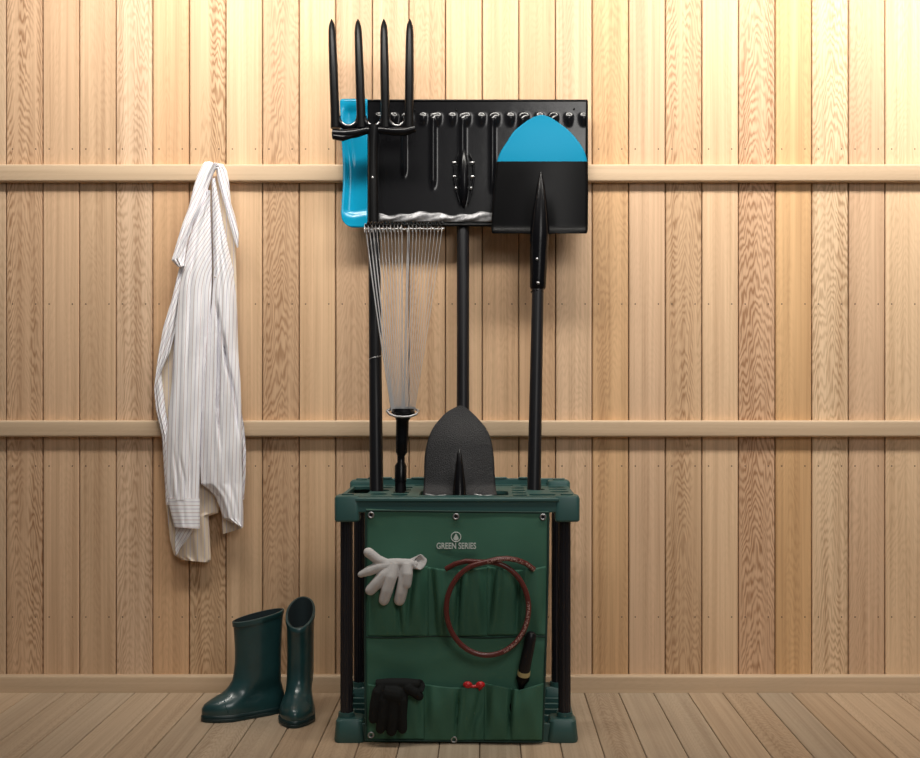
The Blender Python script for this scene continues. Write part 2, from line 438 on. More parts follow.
for lx, sx in ((LEGX[0], -1), (LEGX[1], 1)):
    for ly in LEGY:
        front = ly < 3.2; hb = 0.0 if front else 0.010
        m = MB(); cx = (XL+0.030) if sx < 0 else (XR-0.031)
        cy = YF+0.030 if front else YB-0.030
        rings = []
        for z, g in ((ZTP-0.060, -0.003), (ZTP-0.056, 0), (ZTP-0.004+hb, 0.0), (ZTP+0.001+hb, -0.002), (ZTP+0.003+hb, -0.006)):
            rings.append([Vector((x, y, z)) for x, y in rrect(cx, cy, 0.030+g, 0.030+g, 0.010, 4)])
        m.loft(rings)
        prism(m, rrect(cx, cy-0.002, 0.015, 0.010, 0.006), ZTP+0.001+hb, ZTP+0.006+hb)
        m.build('corner_block', M['green'], rack, smooth=35)
        # leg with flutes
        m = MB(); rings = []
        for z in (0.030, 0.30, ZTP-0.050):
            rings.append([Vector((lx+(0.0152-0.0016*(k % 4 == 0))*math.cos(2*PI*k/32), ly+(0.0152-0.0016*(k % 4 == 0))*math.sin(2*PI*k/32), z)) for k in range(32)])
        m.loft(rings); m.build('leg', M['tube'], rack, smooth=30)
        # foot socket on the base
        m = MB(); rings = []
        cbx = (XL+0.036) if sx < 0 else (XR-0.042); cby = YF+0.034 if front else YB-0.044
        for z, g in ((0.0, 0.0), (0.006, 0.002), (0.050, -0.002), (0.055, -0.006)):
            rings.append([Vector((x, y, z)) for x, y in rrect(cbx, cby, 0.035+g, 0.035+g, 0.014, 4)])
        m.loft(rings)
        m.tube([(lx, ly, 0.04), (lx, ly, 0.066)], [0.021, 0.0195], 20)
        m.build('foot_socket', M['green'], rack, smooth=35)
bs = MB()
x0, x1, y0, y1 = XL+0.004, XR-0.010, YF+0.006, YB-0.012
bs.box((x0+0.01, y0+0.01, 0.002), (x1-0.01, y1-0.01, 0.010))
bs.box((x0+0.05, y0, 0.0), (x1-0.05, y0+0.010, 0.045))
bs.box((x0+0.05, y1-0.010, 0.0), (x1-0.05, y1, 0.045))
bs.box((x0, y0+0.05, 0.0), (x0+0.010, y1-0.05, 0.042))
bs.box((x1-0.010, y0+0.05, 0.0), (x1, y1-0.05, 0.042))
for t in (0.30, 0.45, 0.60, 0.75):
    yy = lerp(y0, y1, t); bs.box((x0+0.008, yy-0.005, 0.004), (x1-0.008, yy+0.005, 0.036))
for t in (0.13, 0.26, 0.42, 0.58, 0.74, 0.87):
    xx = lerp(x0, x1, t); bs.box((xx-0.004, y0+0.008, 0.004), (xx+0.004, y1-0.008, 0.030))
bs.build('base_tray', M['green'], rack, smooth=30, bevel=0.002)

# ------------------------------------------------------------------ pocket organizer
YC = 2.990
org = thing('pocket_organizer', 'green canvas sheet with two rows of pockets hanging from the front of the tool rack', 'tool organizer', P(456, 740, YC-0.004))
edgeL = [(510, 366), (570, 365.5), (640, 365), (700, 365.5), (741, 366)]
edgeR = [(513, 548.5), (570, 548), (640, 546), (700, 544), (742, 542.5)]
def cy_at(u, v):
    s = (u-366)/180.0
    return YC - 0.003*math.sin(s*5.2+v*0.012) - 0.002*math.sin(s*13+v*0.03) - 0.0025*math.exp(-((v-650-12*math.sin(s*6))/9.0)**2) + 0.0015*math.sin((v-510)*0.05+s*3)
pn = MB(); rows = []
NV, NU = 60, 60
for i in range(NV+1):
    v = lerp(510, 741.5, i/NV)
    uL = interp(edgeL, v); uR = interp(edgeR, v); row = []
    for j in range(NU+1):
        u = lerp(uL, uR, j/NU); vv = v + (1.5*math.sin(PI*j/NU) if i == 0 else 0) + (j/NU-0.5)*2.5*(1 if i < 3 else 0)
        row.append(P(u, vv, cy_at(u, v)))
    rows.append(row)
pn.grid(rows); pno = pn.build('canvas_panel', M['canvas'], org, smooth=80, solid=0.0016, solid_off=1)
# bound edge
eb = MB()
for ed in (edgeL, edgeR):
    eb.tube([P(interp(ed, v), v, cy_at(interp(ed, v), v)-0.001) for v in range(512, 742, 6)], 0.0026, 8)
for vv in (511.5, 741):
    eb.tube([P(lerp(interp(edgeL, vv), interp(edgeR, vv), t/20), vv+(t/20-0.5)*2.0, cy_at(366+180*t/20, vv)-0.001) for t in range(21)], 0.0024, 8)
eb.build('binding', M['piping'], org, smooth=80)
# seam between the rows
sm = MB()
sm.tube([P(lerp(366, 546, t/30), 637+0.8*math.sin(t*0.4), cy_at(366+6*t, 637)-0.0022) for t in range(31)], 0.0016, 8)
sm.build('seam', M['piping'], org, smooth=80)

def pocket(uA, uB, vTopF, vBot, bulge, pleats, drop=0.0):
    """open-topped cloth pocket: front face stands off the panel at the top, closes at sides and bottom"""
    m = MB(); rows = []; N, K = 34, 44
    for i in range(N+1):
        t = i/N; row = []
        for j in range(K+1):
            s = j/K; u = lerp(uA, uB, s)
            vt = vTopF(s); v = lerp(vt, vBot, t)
            side = smooth01(min(s, 1-s)/0.16)
            prof = (1-t)**0.7*0.75+0.25*math.sin(PI*min(1, t*1.02))
            if t > 0.97: prof *= (1-t)/0.03
            d = 0.0022*side**0.3+bulge*side*prof
            for (ps, pe, wd, dp) in pleats:
                pc = lerp(ps, pe, t); d -= 2.1*dp*math.exp(-((s-pc)/wd)**2)*(0.25+0.75*(1-abs(2*t-0.9)))
                d += 0.9*dp*math.exp(-((s-pc-wd*2.2)/(wd*1.3))**2)*(1-t*0.6)
            d += 0.0012*math.sin(9*s+7*t+uA)+0.0009*math.sin(21*s-5*t)
            row.append(P(u, v, cy_at(u, v)-max(0.0012, d)))
        rows.append(row)
    m.grid(rows)
    return m.build('pocket', M['canvas'], org, smooth=80, solid=0.0018, solid_off=0)
pocket(368, 428, lambda s: 566+7*math.sin(PI*s)**2, 636, 0.018, [(0.45, 0.55, 0.04, 0.010), (0.75, 0.62, 0.05, 0.006)])
pocket(428, 487, lambda s: 567+3*math.sin(PI*s), 636, 0.024, [(0.05, 0.12, 0.05, 0.012), (0.55, 0.48, 0.045, 0.012)])
pocket(487, 546, lambda s: 566+4*math.sin(PI*s), 635, 0.022, [(0.06, -0.06, 0.07, 0.016), (0.55, 0.5, 0.045, 0.011)])
pocket(368, 424, lambda s: 684+3*math.sin(PI*s), 739, 0.014, [(0.5, 0.5, 0.05, 0.008)])
pocket(424, 484, lambda s: 684+3*s+2*math.sin(PI*s), 740, 0.016, [(0.58, 0.52, 0.035, 0.008), (0.98, 0.75, 0.06, 0.008)])
pocket(484, 543.5, lambda s: 683+(7*(s/0.6) if s < 0.6 else 7*(1-(s-0.6)/0.4)), 740, 0.024, [(0.46, 0.42, 0.035, 0.012), (0.02, -0.1, 0.08, 0.006)])
for (u, v) in ((371, 515), (456, 516.5), (543, 517), (371, 735), (454, 739.5), (536, 736)):
    m = MB(); p = P(u, v, cy_at(u, v)-0.003)
    m.torus(p, 0.0062, 0.0022, (0, -1, 0)); 
    m.loft([[p+Vector((0.0045*math.cos(2*PI*k/12), 0.0008, 0.0045*math.sin(2*PI*k/12))) for k in range(12)],
            [p+Vector((0.0045*math.cos(2*PI*k/12), 0.0014, 0.0045*math.sin(2*PI*k/12))) for k in range(12)]], mi=1)
    m.build('grommet', [M['steel'], M['tube']], pno, smooth=60)
# emblem and lettering
em = MB(); ec = P(456, 537, cy_at(456, 537)-0.0022)
em.torus(ec, 0.0115, 0.0012, (0, -1, 0), 32, 6)
leaf = [(0, 0.009), (0.003, 0.004), (0.006, -0.002), (0.0062, -0.005), (0.0035, -0.0075), (0.001, -0.0078), (0.001, -0.0105), (-0.001, -0.0105), (-0.001, -0.0078), (-0.0035, -0.0075), (-0.0062, -0.005), (-0.006, -0.002), (-0.003, 0.004)]
em.loft([[ec+Vector((x, -0.0004, z)) for x, z in leaf], [ec+Vector((x, 0.0012, z)) for x, z in leaf]])
em.build('emblem', M['white'], pno, smooth=0)
def lettering(txt, width, height, loc, parent, mat, name='lettering', bold=0.02):
    cu = bpy.data.curves.new('t', 'FONT'); cu.body = txt; cu.align_x = 'CENTER'; cu.align_y = 'CENTER'; cu.size = 1.0
    cu.extrude = 0.01; cu.offset = bold
    to = bpy.data.objects.new('t', cu); C.objects.link(to)
    dg = bpy.context.evaluated_depsgraph_get(); dg.update()
    me = bpy.data.meshes.new_from_object(to.evaluated_get(dg)); bpy.data.objects.remove(to)
    xs = [v.co.x for v in me.vertices]; ys = [v.co.y for v in me.vertices]
    sx = width/(max(xs)-min(xs)); sy = height/(max(ys)-min(ys)); mx = (max(xs)+min(xs))/2; my = (max(ys)+min(ys))/2
    for v in me.vertices:
        x, y, z = v.co; v.co = (Vector(loc)-parent.parent.location)+Vector(((x-mx)*sx, -z*0.05, (y-my)*sy))
    me.materials.clear(); me.materials.append(mat)
    o = bpy.data.objects.new(name, me); C.objects.link(o); o.parent = parent; return o
lettering('GREEN SERIES', 39.5*2.99/F, 6.3*2.99/F, P(456.3, 545.8, 2.9855), pno, M['white'])

# ------------------------------------------------------------------ blades
def smoothrows(rows, n):
    """rows of (v, uL, uR) -> n spline samples"""
    return [spline(rows, i/n) for i in range(n+1)]

# round-point shovel with blue tip (right)
def Ysh(v): return interp([(115, 3.372), (235, 3.352), (288, 3.342), (489, 3.232)], v)
sh = thing('round_point_shovel', 'black round point shovel with a blue tip, blade up, rightmost tool in the rack', 'shovel', P(535, 720, 3.12))
rowsA = [(115, 540, 543), (118, 532, 551), (124, 523, 560), (132, 513.5, 570), (142, 507, 578.5), (152, 500.5, 584.5), (161.5, 497, 587.2)]
rowsB = [(161.5, 497, 587.2), (180, 494.8, 588), (201, 492.8, 588), (220, 491.6, 587.8), (230, 491.2, 587.6), (233.5, 492.5, 586.5)]
m = MB(); rows = []; rowsm = []
for seg, rr, n in ((0, rowsA, 22), (1, rowsB, 22)):
    for k, (v, a, b) in enumerate(smoothrows(rr, n)):
        if seg == 1 and k == 0: continue
        row = []
        for j in range(29):
            s = j/28; c = 2*s-1; u = lerp(a, b, s)
            d = -0.014*(1-c*c)*smooth01((v-112)/60)          # crown of the blade toward the room
            cc = (u-540.5)/1.0
            d -= 0.012*math.exp(-(cc/9.0)**2)*smooth01((v-178)/50)
            if v > 226: d -= 0.004*smooth01((v-226)/6)       # rolled step
            row.append(P(u, v+ (2.0*math.exp(-(cc/9.0)**2) if v > 230 else 0), Ysh(v)+0.014+d))
        rows.append(row); rowsm.append(seg)
o0 = 0
m.grid(rows)
m.mi = [(1 if rowsm[i+1] == 0 else 0) for i in range(len(rows)-1) for j in range(28)]
m.build('blade', [M['matt'], M['bluetip']], sh, smooth=70, solid=0.0022, solid_off=0)
m = MB()
ax = [(172, 541.0, 0.6), (185, 540.8, 3.8), (200, 540.5, 6.2), (215, 540.2, 8.0), (230, 539.8, 9.6), (240, 539.4, 9.6), (250, 539, 9.0), (262, 538.6, 8.8), (280, 538, 8.2), (287, 537.8, 8.0), (289, 537.8, 7.2)]
m.tube([P(u, v, Ysh(v)-(0.004 if v < 200 else 0.006)) for v, u, r in ax], [r*3.35/F for v, u, r in ax], 20)
shs = m.build('socket', M['black'], sh, smooth=50)
for (u, v) in ((537, 259), (538.2, 283)):
    m = MB(); m.sphere(P(u, v, Ysh(v)-0.029), 0.0042, (1, .6, 1)); m.build('rivet', M['steel'], shs, smooth=60)
m = MB()
pa = P(537.9, 284, Ysh(284)-0.006); pb = P(534, 489, 3.226); dd = (pb-pa).normalized(); pc = pb+dd*((pb.z-0.014)/-dd.z)
m.tube([pa, pb, pc], [0.0155, 0.0178, 0.018], 20); m.build('handle', M['handle'], sh, smooth=50)
m = MB(); m.torus(P(537.2, 292, Ysh(292)-0.006), 0.0158, 0.002, dd); m.build('collar', M['black'], sh, smooth=60)

# ------------------------------------------------------------------ snow shovel
def Ysn(v): return interp([(100, 3.462), (226, 3.440), (487, 3.292)], v)
sn = thing('snow_shovel', 'wide black snow shovel with a blue end panel, behind the garden fork', 'shovel', P(463, 715, 3.17))
def snow_surface(u, v):
    s = (v-100)/126.0
    d = 0.020*math.sin(PI*min(1, max(0, s)))*0.55
    if v < 113: d += 0.0
    # scoop row under the top band
    if u > 366:
        k = (u-372)/14.6; ph = k-math.floor(k)
        if 113 < v < 128 and 372 < u < 586:
            amt = math.exp(-((ph-0.5)/0.2)**2)*smooth01((v-113)/2.5)*smooth01((128-v)/10)
            d -= 0.006*amt
        for c, w_, v1 in ((433, 2.2, 192), (462.5, 2.4, 208), (492.5, 2.0, 196), (522, 2.2, 195), (404, 1.8, 180), (552, 2.0, 195)):
            if v > 114: d -= 0.0075*math.exp(-((u-c)/w_)**2)*smooth01((v1-v)/14)*smooth01((v-113)/6)
    return d
def snow_patch(name, uA, uB, nu, mat, left=None):
    m = MB(); rows = []; nv = 84
    for i in range(nv+1):
        v = lerp(100, 226.3, i/nv); row = []
        for j in range(nu+1):
            a = left(v) if left else uA
            u = lerp(a, uB, j/nu)
            row.append(P(u, v, Ysn(v)+snow_surface(u, v)))
        rows.append(row)
    m.grid(rows); return m.build(name, mat, sn, smooth=60, solid=0.003, solid_off=0)
snow_patch('blade', 365.5, 587.5, 260, M['shine'])
m = MB(); rows = []
lefte = [(99, 341.5), (100.5, 340), (130, 341), (165, 343), (185, 343), (205, 341.5), (213, 341), (220, 342), (225, 346), (227.5, 352)]
for i in range(61):
    v = lerp(99, 227.5, i/60); a = interp(lefte, v); row = []
    for j in range(23):
        s = j/22; u = lerp(a, 367.5, s)
        d = -0.004
        d += 0.010*(smooth01(s/0.35)*(1-0.3*s))*(smooth01((v-104)/10))*smooth01((218-v-4*abs(s-0.5))/6)
        d -= 0.004*math.exp(-((s-0.30-(v-130)*0.003)/0.06)**2)*smooth01((v-118)/10)*smooth01((172-v)/16)
        row.append(P(u, v, Ysn(v)+d))
    rows.append(row)
m.grid(rows); m.build('blue_end_panel', M['blue'], sn, smooth=60, solid=0.003, solid_off=0)['label'] = 'glossy blue end panel'
m = MB()
m.tube([P(u, 100.6, Ysn(100)-0.001) for u in (366, 480, 587.5)], 0.0032, 8)
m.tube([P(u, 225, Ysn(226)-0.001) for u in (366, 480, 587.5)], 0.0045, 8)
m.tube([P(587, v, Ysn(v)-0.001) for v in (101, 160, 225)], 0.0028, 8)
m.build('rim', M['matt'], sn, smooth=60)
m = MB(); rows = []
for i in range(9):
    row = []
    for j in range(70):
        u = lerp(379, 546, j/69); v0_ = 213.5+1.6*math.sin(u*0.10)+0.8*math.sin(u*0.31); v = lerp(v0_, 222, i/8)
        row.append(P(u, v, Ysn(v)-0.002-0.0035*math.sin(PI*i/8)-0.0012*math.sin(u*0.22+i)+0.0010*math.sin(u*0.5)))
    rows.append(row)
m.grid(rows); m.build('wear_strip', M['wear'], sn, smooth=70, solid=0.0015)['label'] = 'bare metal wear strip'
m = MB()
pa = P(463, 221, Ysn(221)+0.022); pb = P(463, 487, 3.297); dd = (pb-pa).normalized(); pc = pb+dd*((pb.z-0.014)/-dd.z)
m.tube([pa, lerp(pa, pb, .5), pb, pc], 0.0170, 20)
m.build('handle', M['handle'], sn, smooth=50)
m = MB()   # bracket rib on the front with six tabs
m.tube([P(464, v, Ysn(v)-(0.004+0.006*math.sin(PI*(v-150)/57))) for v in (150, 156, 165, 175, 185, 195, 203, 207)], [0.003, 0.009, 0.012, 0.013, 0.013, 0.011, 0.007, 0.003], 14)
for k in (-1, 1):
    m.tube([P(464+k*a, v, Ysn(v)-0.004) for v, a in ((153, 5), (162, 9.5), (176, 10), (190, 8), (203, 4))], 0.0026, 8)
hbk = m.build('handle_bracket', M['black'], sn, smooth=50)
for (u, v, sx_) in ((454.5, 162.5, 1.6), (472, 162.5, 1.8), (454.5, 176.5, 1.4), (472.5, 176.5, 1.4), (456, 188, 0.9), (471, 188, 0.9)):
    m = MB(); m.sphere(P(u, v, Ysn(v)-0.008), 0.0045, (sx_, .7, 1 if sx_ < 1 else .75)); m.build('bolt', M['steel'], hbk, smooth=60)
for (u, v) in ((456.5, 110), (574, 109), (414, 110)):
    m = MB(); m.sphere(P(u, v, Ysn(v)-0.001), 0.003, (1, .6, 1)); m.build('rivet', M['matt'], sn, smooth=60)

# ------------------------------------------------------------------ garden fork
def Yfk(v): return interp([(19, 3.420), (137, 3.372), (490, 3.197)], v)
fk = thing('garden_fork', 'black four-tined garden fork, tines up, leftmost tool in the rack', 'garden fork', P(378, 720, 3.09))
tips = [(331.6, 335.5), (357.8, 361.5), (383.8, 385.5), (409.8, 409.0)]
CB = 128
for (ut, ub) in tips:
    m = MB(); pr = [(CB, 5.0), (118, 4.6), (100, 4.5), (70, 4.4), (45, 4.1), (32, 3.8), (26, 3.2), (22, 1.9), (19, 0.4)]
    pts = [P(lerp(ub, ut, (CB-v)/(CB-19)), v, Yfk(v)-0.004-0.016*math.sin(PI*(CB-v)/109)*0.6) for v, r in pr]
    m.tube(pts, [r*3.38/F for v, r in pr], 8, up=(1, 1, 0))
    m.build('tine', M['matt'], fk, smooth=50)
m = MB()   # head: scalloped webs between the tines and a heavy bar
for a, b in zip(tips, tips[1:]):
    cxu = (a[1]+b[1])/2; hw = (b[1]-a[1])/2-2.0
    pts = [P(cxu-hw*math.cos(PI*k/10), 116+11.5*math.sin(PI*k/10), Yfk(120)-0.004) for k in range(11)]
    m.tube(pts, 0.0085, 10)
m.tube([P(u, v, Yfk(v)-0.006) for u, v in ((332.5, 133.5), (345, 134.5), (356, 133), (366, 130.5), (375, 130), (384, 130.5), (393, 131.5), (405, 131.5), (415, 128.5))],
       [0.0125, 0.0145, 0.013, 0.0105, 0.0105, 0.0105, 0.0110, 0.0125, 0.0095], 14, up=(0, 0, 1))
m.tube([P(u, v, Yfk(v)-0.010) for u, v in ((333, 136.5), (343, 138), (352, 136))], [0.008, 0.009, 0.006], 10)
fkh = m.build('head', M['black'], fk, smooth=50)
for k, (a, b) in enumerate(zip(tips, tips[1:])):   # worn bright edge in each bend
    cxu = (a[1]+b[1])/2; hw = (b[1]-a[1])/2-4.6
    m = MB(); m.tube([P(cxu-hw*math.cos(PI*k/10), 116.5+9.0*math.sin(PI*k/10), Yfk(120)-0.0120) for k in range(2, 9)], [0.0008]+[0.0024]*5+[0.0008], 8)
    m.build('worn_edge', M['steel'], fkh, smooth=60)
m = MB()
m.tube([P(374, 126, Yfk(126)-0.006), P(373.5, 136, Yfk(136)-0.006), P(373, 150, Yfk(150)), P(373, 180, Yfk(180)), P(373.5, 222, Yfk(222)), P(374, 250, Yfk(250))],
       [0.016, 0.0150, 0.0135, 0.0138, 0.0150, 0.0152], 20)
fks = m.build('socket', M['matt'], fk, smooth=50)
m = MB()
pa = P(374.2, 240, Yfk(240)); pb = P(376.5, 490, 3.197); dd = (pb-pa).normalized(); pc = pb+dd*((pb.z-0.014)/-dd.z)
m.tube([pa, pb, pc], [0.0158, 0.0175, 0.0178], 20); m.build('handle', M['handle'], fk, smooth=50)
m = MB(); m.sphere(P(372.5, 177.5, Yfk(177)-0.014), 0.0032, (1, .6, 1)); m.build('rivet', M['steel'], fks, smooth=60)
m = MB()  # highlight band on the handle, added as a thin bright steel strip
pm = P(375.3, 357.5, Yfk(357)); 
m.tube([pm+Vector((0.0172*math.sin(a), -0.0172*math.cos(a), 0.004*a)) for a in [-1.3+0.26*k for k in range(11)]], [0.0006]+[0.0016]*9+[0.0006], 6)
m.build('handle_highlight', M['steel'], fk, smooth=60)

# ------------------------------------------------------------------ leaf rake
def Yrk(v): return interp([(225, 3.205), (408, 3.160), (492, 3.140)], v)
rk = thing('wire_leaf_rake', 'silver wire leaf rake with a short black handle, fan pointing up', 'rake', P(401, 500, 3.135))
NT_ = 22
for k in range(NT_):
    t = k/(NT_-1); ub = lerp(391.5, 414.5, t); ut = lerp(366, 442, t)
    if k in (10, 11): ut = 402+(k-10)*6; 
    r = 0.0017 if (k in (0, 1, 2, 10, 11)) else 0.00115
    if k > 14: r = 0.0008
    # spring outward in the middle
    pts = []
    for i in range(15):
        s = i/14; v = lerp(411, 230, s); bow = 3.0*math.sin(PI*s)*(0.5-t)*-1.2
        pts.append(P(lerp(ub, ut, s**1.12)+bow, v, Yrk(v)-0.004*math.sin(PI*s)))
    tip = pts[-1]
    pts += [tip+Vector((0, -0.004, 0.010)), tip+Vector((0, -0.014, 0.014)), tip+Vector((0, -0.026, 0.010)), tip+Vector((0, -0.034, -0.001)), tip+Vector((0, -0.037, -0.010))]
    m = MB(); m.tube(pts, [r]*(len(pts)-1)+[r*0.6], 7); m.build('tine', M['wire'], rk, smooth=60)
m = MB()
m.tube([P(u, 229+0.6*math.sin(u), Yrk(229)+0.001) for u in range(364, 445, 4)], 0.0022, 8); m.build('spreader_bar', M['wire'], rk, smooth=60)
m = MB()   # black coil along the hooks
m.tube([P(365.5+i*0.62, 224.5+2.6*math.sin(i*1.05), Yrk(225)-0.036-0.008*math.cos(i*1.05)) for i in range(125)], 0.0026, 5)
m.build('spring', M['matt'], rk, smooth=60)
m = MB()
m.tube([P(387, 411, Yrk(411)-.004), P(390, 414.5, Yrk(411)-.016), P(396, 416.5, Yrk(411)-.024), P(403, 417, Yrk(411)-.027), P(410, 416.5, Yrk(411)-.024), P(416, 414.5, Yrk(411)-.016), P(418.5, 411, Yrk(411)-.004), P(414, 408, Yrk(411)+.012), P(403, 407.5, Yrk(411)+.018), P(392, 408, Yrk(411)+.012), P(387, 411, Yrk(411)-.004)], 0.0032, 8)
m.build('ferrule_ring', M['steel'], rk, smooth=60)
m = MB()
m.tube([P(403, 409, Yrk(411)), P(403, 413, Yrk(413)), P(402.8, 417, Yrk(417)), P(402.5, 421, Yrk(421)), P(402, 440, Yrk(440)), P(401.5, 452, Yrk(452)), P(401, 456, Yrk(456)), P(401, 462, Yrk(462)), P(400.7, 466, Yrk(466)), P(400.5, 482, Yrk(482))],
       [0.027, 0.030, 0.020, 0.0160, 0.0158, 0.0145, 0.0095, 0.0095, 0.0150, 0.0150], 20)
m.build('ferrule', M['black'], rk, smooth=40)
m = MB()
pa = P(400.5, 478, Yrk(478)); pb = P(400.3, 492, 3.14); dd = (pb-pa).normalized(); pc = pb+Vector((0, -0.02, -0.55))
pc.z = 0.014
m.tube([pa, pb, lerp(pb, pc, .5), pc], [0.0125, 0.0125, 0.013, 0.013], 18); m.build('handle', M['handle'], rk, smooth=50)
for k in (-1, 1):
    m = MB(); m.tube([P(400.6+k*4.5, 480, Yrk(480)-.012), P(400.6+k*4.7, 491, Yrk(491)-.012)], 0.0022, 8); m.build('prong', M['matt'], rk, smooth=60)

# ------------------------------------------------------------------ spade in the middle
def Yed(v): return interp([(405, 3.135), (497, 3.072)], v)
ed = thing('textured_spade', 'small black hammered-metal spade, pointed blade up, in the middle of the rack', 'spade', P(459, 520, 3.06))
rws = [(405.7, 459, 461), (408, 454, 466), (414, 444.8, 473.5), (427, 433.8, 485), (440, 428, 491), (456, 424.8, 493.7), (473, 424.2, 494.6), (488, 423.6, 495.8), (496, 423.2, 497)]
m = MB(); rows = []
for (v, a, b) in smoothrows(rws, 44):
    row = []
    for j in range(33):
        s = j/32; c = 2*s-1; u = lerp(a, b, s)
        d = -0.012*(1-c*c)*smooth01((v-405)/40) - 0.010*math.exp(-((u-459.5)/8)**2)*smooth01((v-450)/35)
        if v > 484: d -= 0.012*smooth01((v-484)/12)*(0.3+abs(c))
        row.append(P(u, v, Yed(v)+0.01+d))
    rows.append(row)
m.grid(rows); m.build('blade', M['spade'], ed, smooth=70, solid=0.0022, solid_off=0)
m = MB(); ax = [(449, 0.5), (455, 2.4), (465, 3.8), (475, 5.0), (485, 6.2), (499, 7.0)]
m.tube([P(459.4, v, Yed(v)-0.006-0.00012*(v-449)) for v, r in ax], [r*3.1/F for v, r in ax], 18); m.build('socket', M['black'], ed, smooth=50)
m = MB(); pa = P(459.4, 496, Yed(497)-0.010)
m.tube([pa, Vector((pa.x, pa.y-0.005, 0.014))], 0.0150, 18); m.build('handle', M['handle'], ed, smooth=50)
for a, b in ((425, 446), (474, 492)):  # silver highlights on the step edges, put in as steel strips
    m = MB(); m.tube([P(a, 494, 3.050), P(lerp(a, b, .5), 496, 3.046), P(b, 495, 3.048)], [0.0010, 0.0016, 0.0010], 8)
    m.build('tread_highlight', M['steel'], ed, smooth=60)

# ------------------------------------------------------------------ hose
hp = []
def ring_pt(a, R, dy):
    return Vector((R*math.cos(a)*1.0, dy, R*math.sin(a)*1.13))
hc = P(487.5, 608, 2.958); RR = 41.0*2.958/F
hpts = []
NN = 110
for i in range(NN+1):
    t = i/NN
    # from the left free end at the top over the ring and out at the right free end
    a = lerp(math.radians(95), math.radians(95-375), t)
    hpts.append((t, a))
pts = [P(446, 569, 2.972), P(455, 564, 2.967), P(466, 561.2, 2.963)]
for i in range(NN+1):
    a = math.radians(96) - math.radians(348)*i/NN
    dy = -0.004 + 0.011*(-i/NN)
    pts.append(hc+Vector((RR*math.cos(a), dy, RR*1.13*math.sin(a)-0.0*RR)))
pts += [P(497, 559.2, 2.940), P(507, 558.4, 2.944), P(517, 560, 2.952), P(526, 563.5, 2.960), P(534, 569.5, 2.968)]
# even out
cum = [0.0]
for a, b in zip(pts, pts[1:]): cum.append(cum[-1]+(b-a).length)
L = cum[-1]
m = MB(); seg = 14
m.tube(pts, 0.0063, seg)
m.at['ll'] = [cum[i//seg] for i in range(len(m.v))]
m.at['lu'] = [((i % seg)/seg+0.0) for i in range(len(m.v))]
hose = m.build('garden_hose', M['hose'], None, smooth=80)
org_h = P(487, 656, 2.96)
for v in hose.data.vertices: v.co -= org_h
hose.location = org_h
tag(hose, 'coil of reddish brown hose hanging over the upper pockets of the green organizer', 'hose')

# ------------------------------------------------------------------ gloves
def glove(name, label, digits, palm, Y, mat, cuff, cuffmat, origin, flat=0.75, vox=0.0016):
    root = thing(name, label, 'glove', origin)
    m = MB()
    for d in digits:
        pts = [P(u, v, Y-y) for (u, v, r, y) in d]; rad = [r*1.10*Y/F for (u, v, r, y) in d]
        # rounded ends
        e = (pts[-1]-pts[-2]).normalized(); r = rad[-1]
        pts += [pts[-1]+e*r*0.5, pts[-1]+e*r*0.85, pts[-1]+e*r*0.98]; rad += [r*0.86, r*0.5, r*0.18]
        m.tube(pts, rad, 16, up=(0, 1, 0))
    for (u, v, y, r, sc) in palm: m.sphere(P(u, v, Y-y), r, sc, 18)
    o = m.build('glove_body', mat, root, smooth=0)
    md = o.modifiers.new('r', 'REMESH'); md.mode = 'VOXEL'; md.voxel_size = vox
    md2 = o.modifiers.new('sm', 'SMOOTH'); md2.factor = 0.5; md2.iterations = 5
    bake(o)
    for p in o.data.polygons: p.use_smooth = True
    if not o.data.materials: o.data.materials.append(mat)
    c = MB(); rings = []
    for (u, v, ru, rv, y) in cuff:
        rings.append([P(u, v, Y-y)+Vector((ru*Y/F*math.cos(a)*(1+0.10*math.sin(3*a)), 0.006*math.sin(a), rv*Y/F*math.sin(a)*(1+0.12*math.cos(4*a)))) for a in [2*PI*k/24 for k in range(24)]])
    c.loft(rings, False, False); c.build('cuff', cuffmat, root, smooth=80, solid=0.002)
    return root
YG = 2.962
glove('work_glove', 'white cotton work glove draped out of the upper left pocket with its fingers hanging down',
      [[(386, 563, 4.2, 0), (378, 560, 4.6, 0.004), (368.5, 552.5, 4.7, 0.006)],
       [(390, 565, 5.0, 0), (378, 567, 5.2, 0.004), (369, 571, 4.6, 0.004), (360.5, 574.5, 2.8, 0.002)],
       [(393, 566, 5.0, 0.0), (384, 575, 5.4, 0.007), (377, 583, 5.4, 0.006), (370.5, 590, 5.0, 0.002)],
       [(395, 564, 5.2, 0.0), (391, 577, 5.6, 0.009), (387, 590, 5.6, 0.008), (384, 600, 5.0, 0.004)],
       [(405, 565, 4.6, 0.0), (404, 580, 5.4, 0.006), (401.5, 592, 5.4, 0.005), (399.5, 600, 5.2, 0.001)],
       [(407, 564, 5.0, 0.002), (407, 574, 5.4, 0.010), (406, 584, 5.0, 0.009)],
       [(386, 563, 3.8, 0.0), (396, 563, 4.4, 0.0), (408, 563.5, 4.4, 0.0), (414, 564, 4.0, 0.0)]],
      [], YG, M['glove'],
      [(410, 563.5, 3.0, 3.6, 0.0), (414, 563, 4.5, 4.6, 0.0), (418, 562.5, 6.0, 5.6, 0.004), (420.5, 562.0, 6.0, 6.4, 0.008)], M['glovecuff'], P(390, 600, YG))
YG2 = 2.968
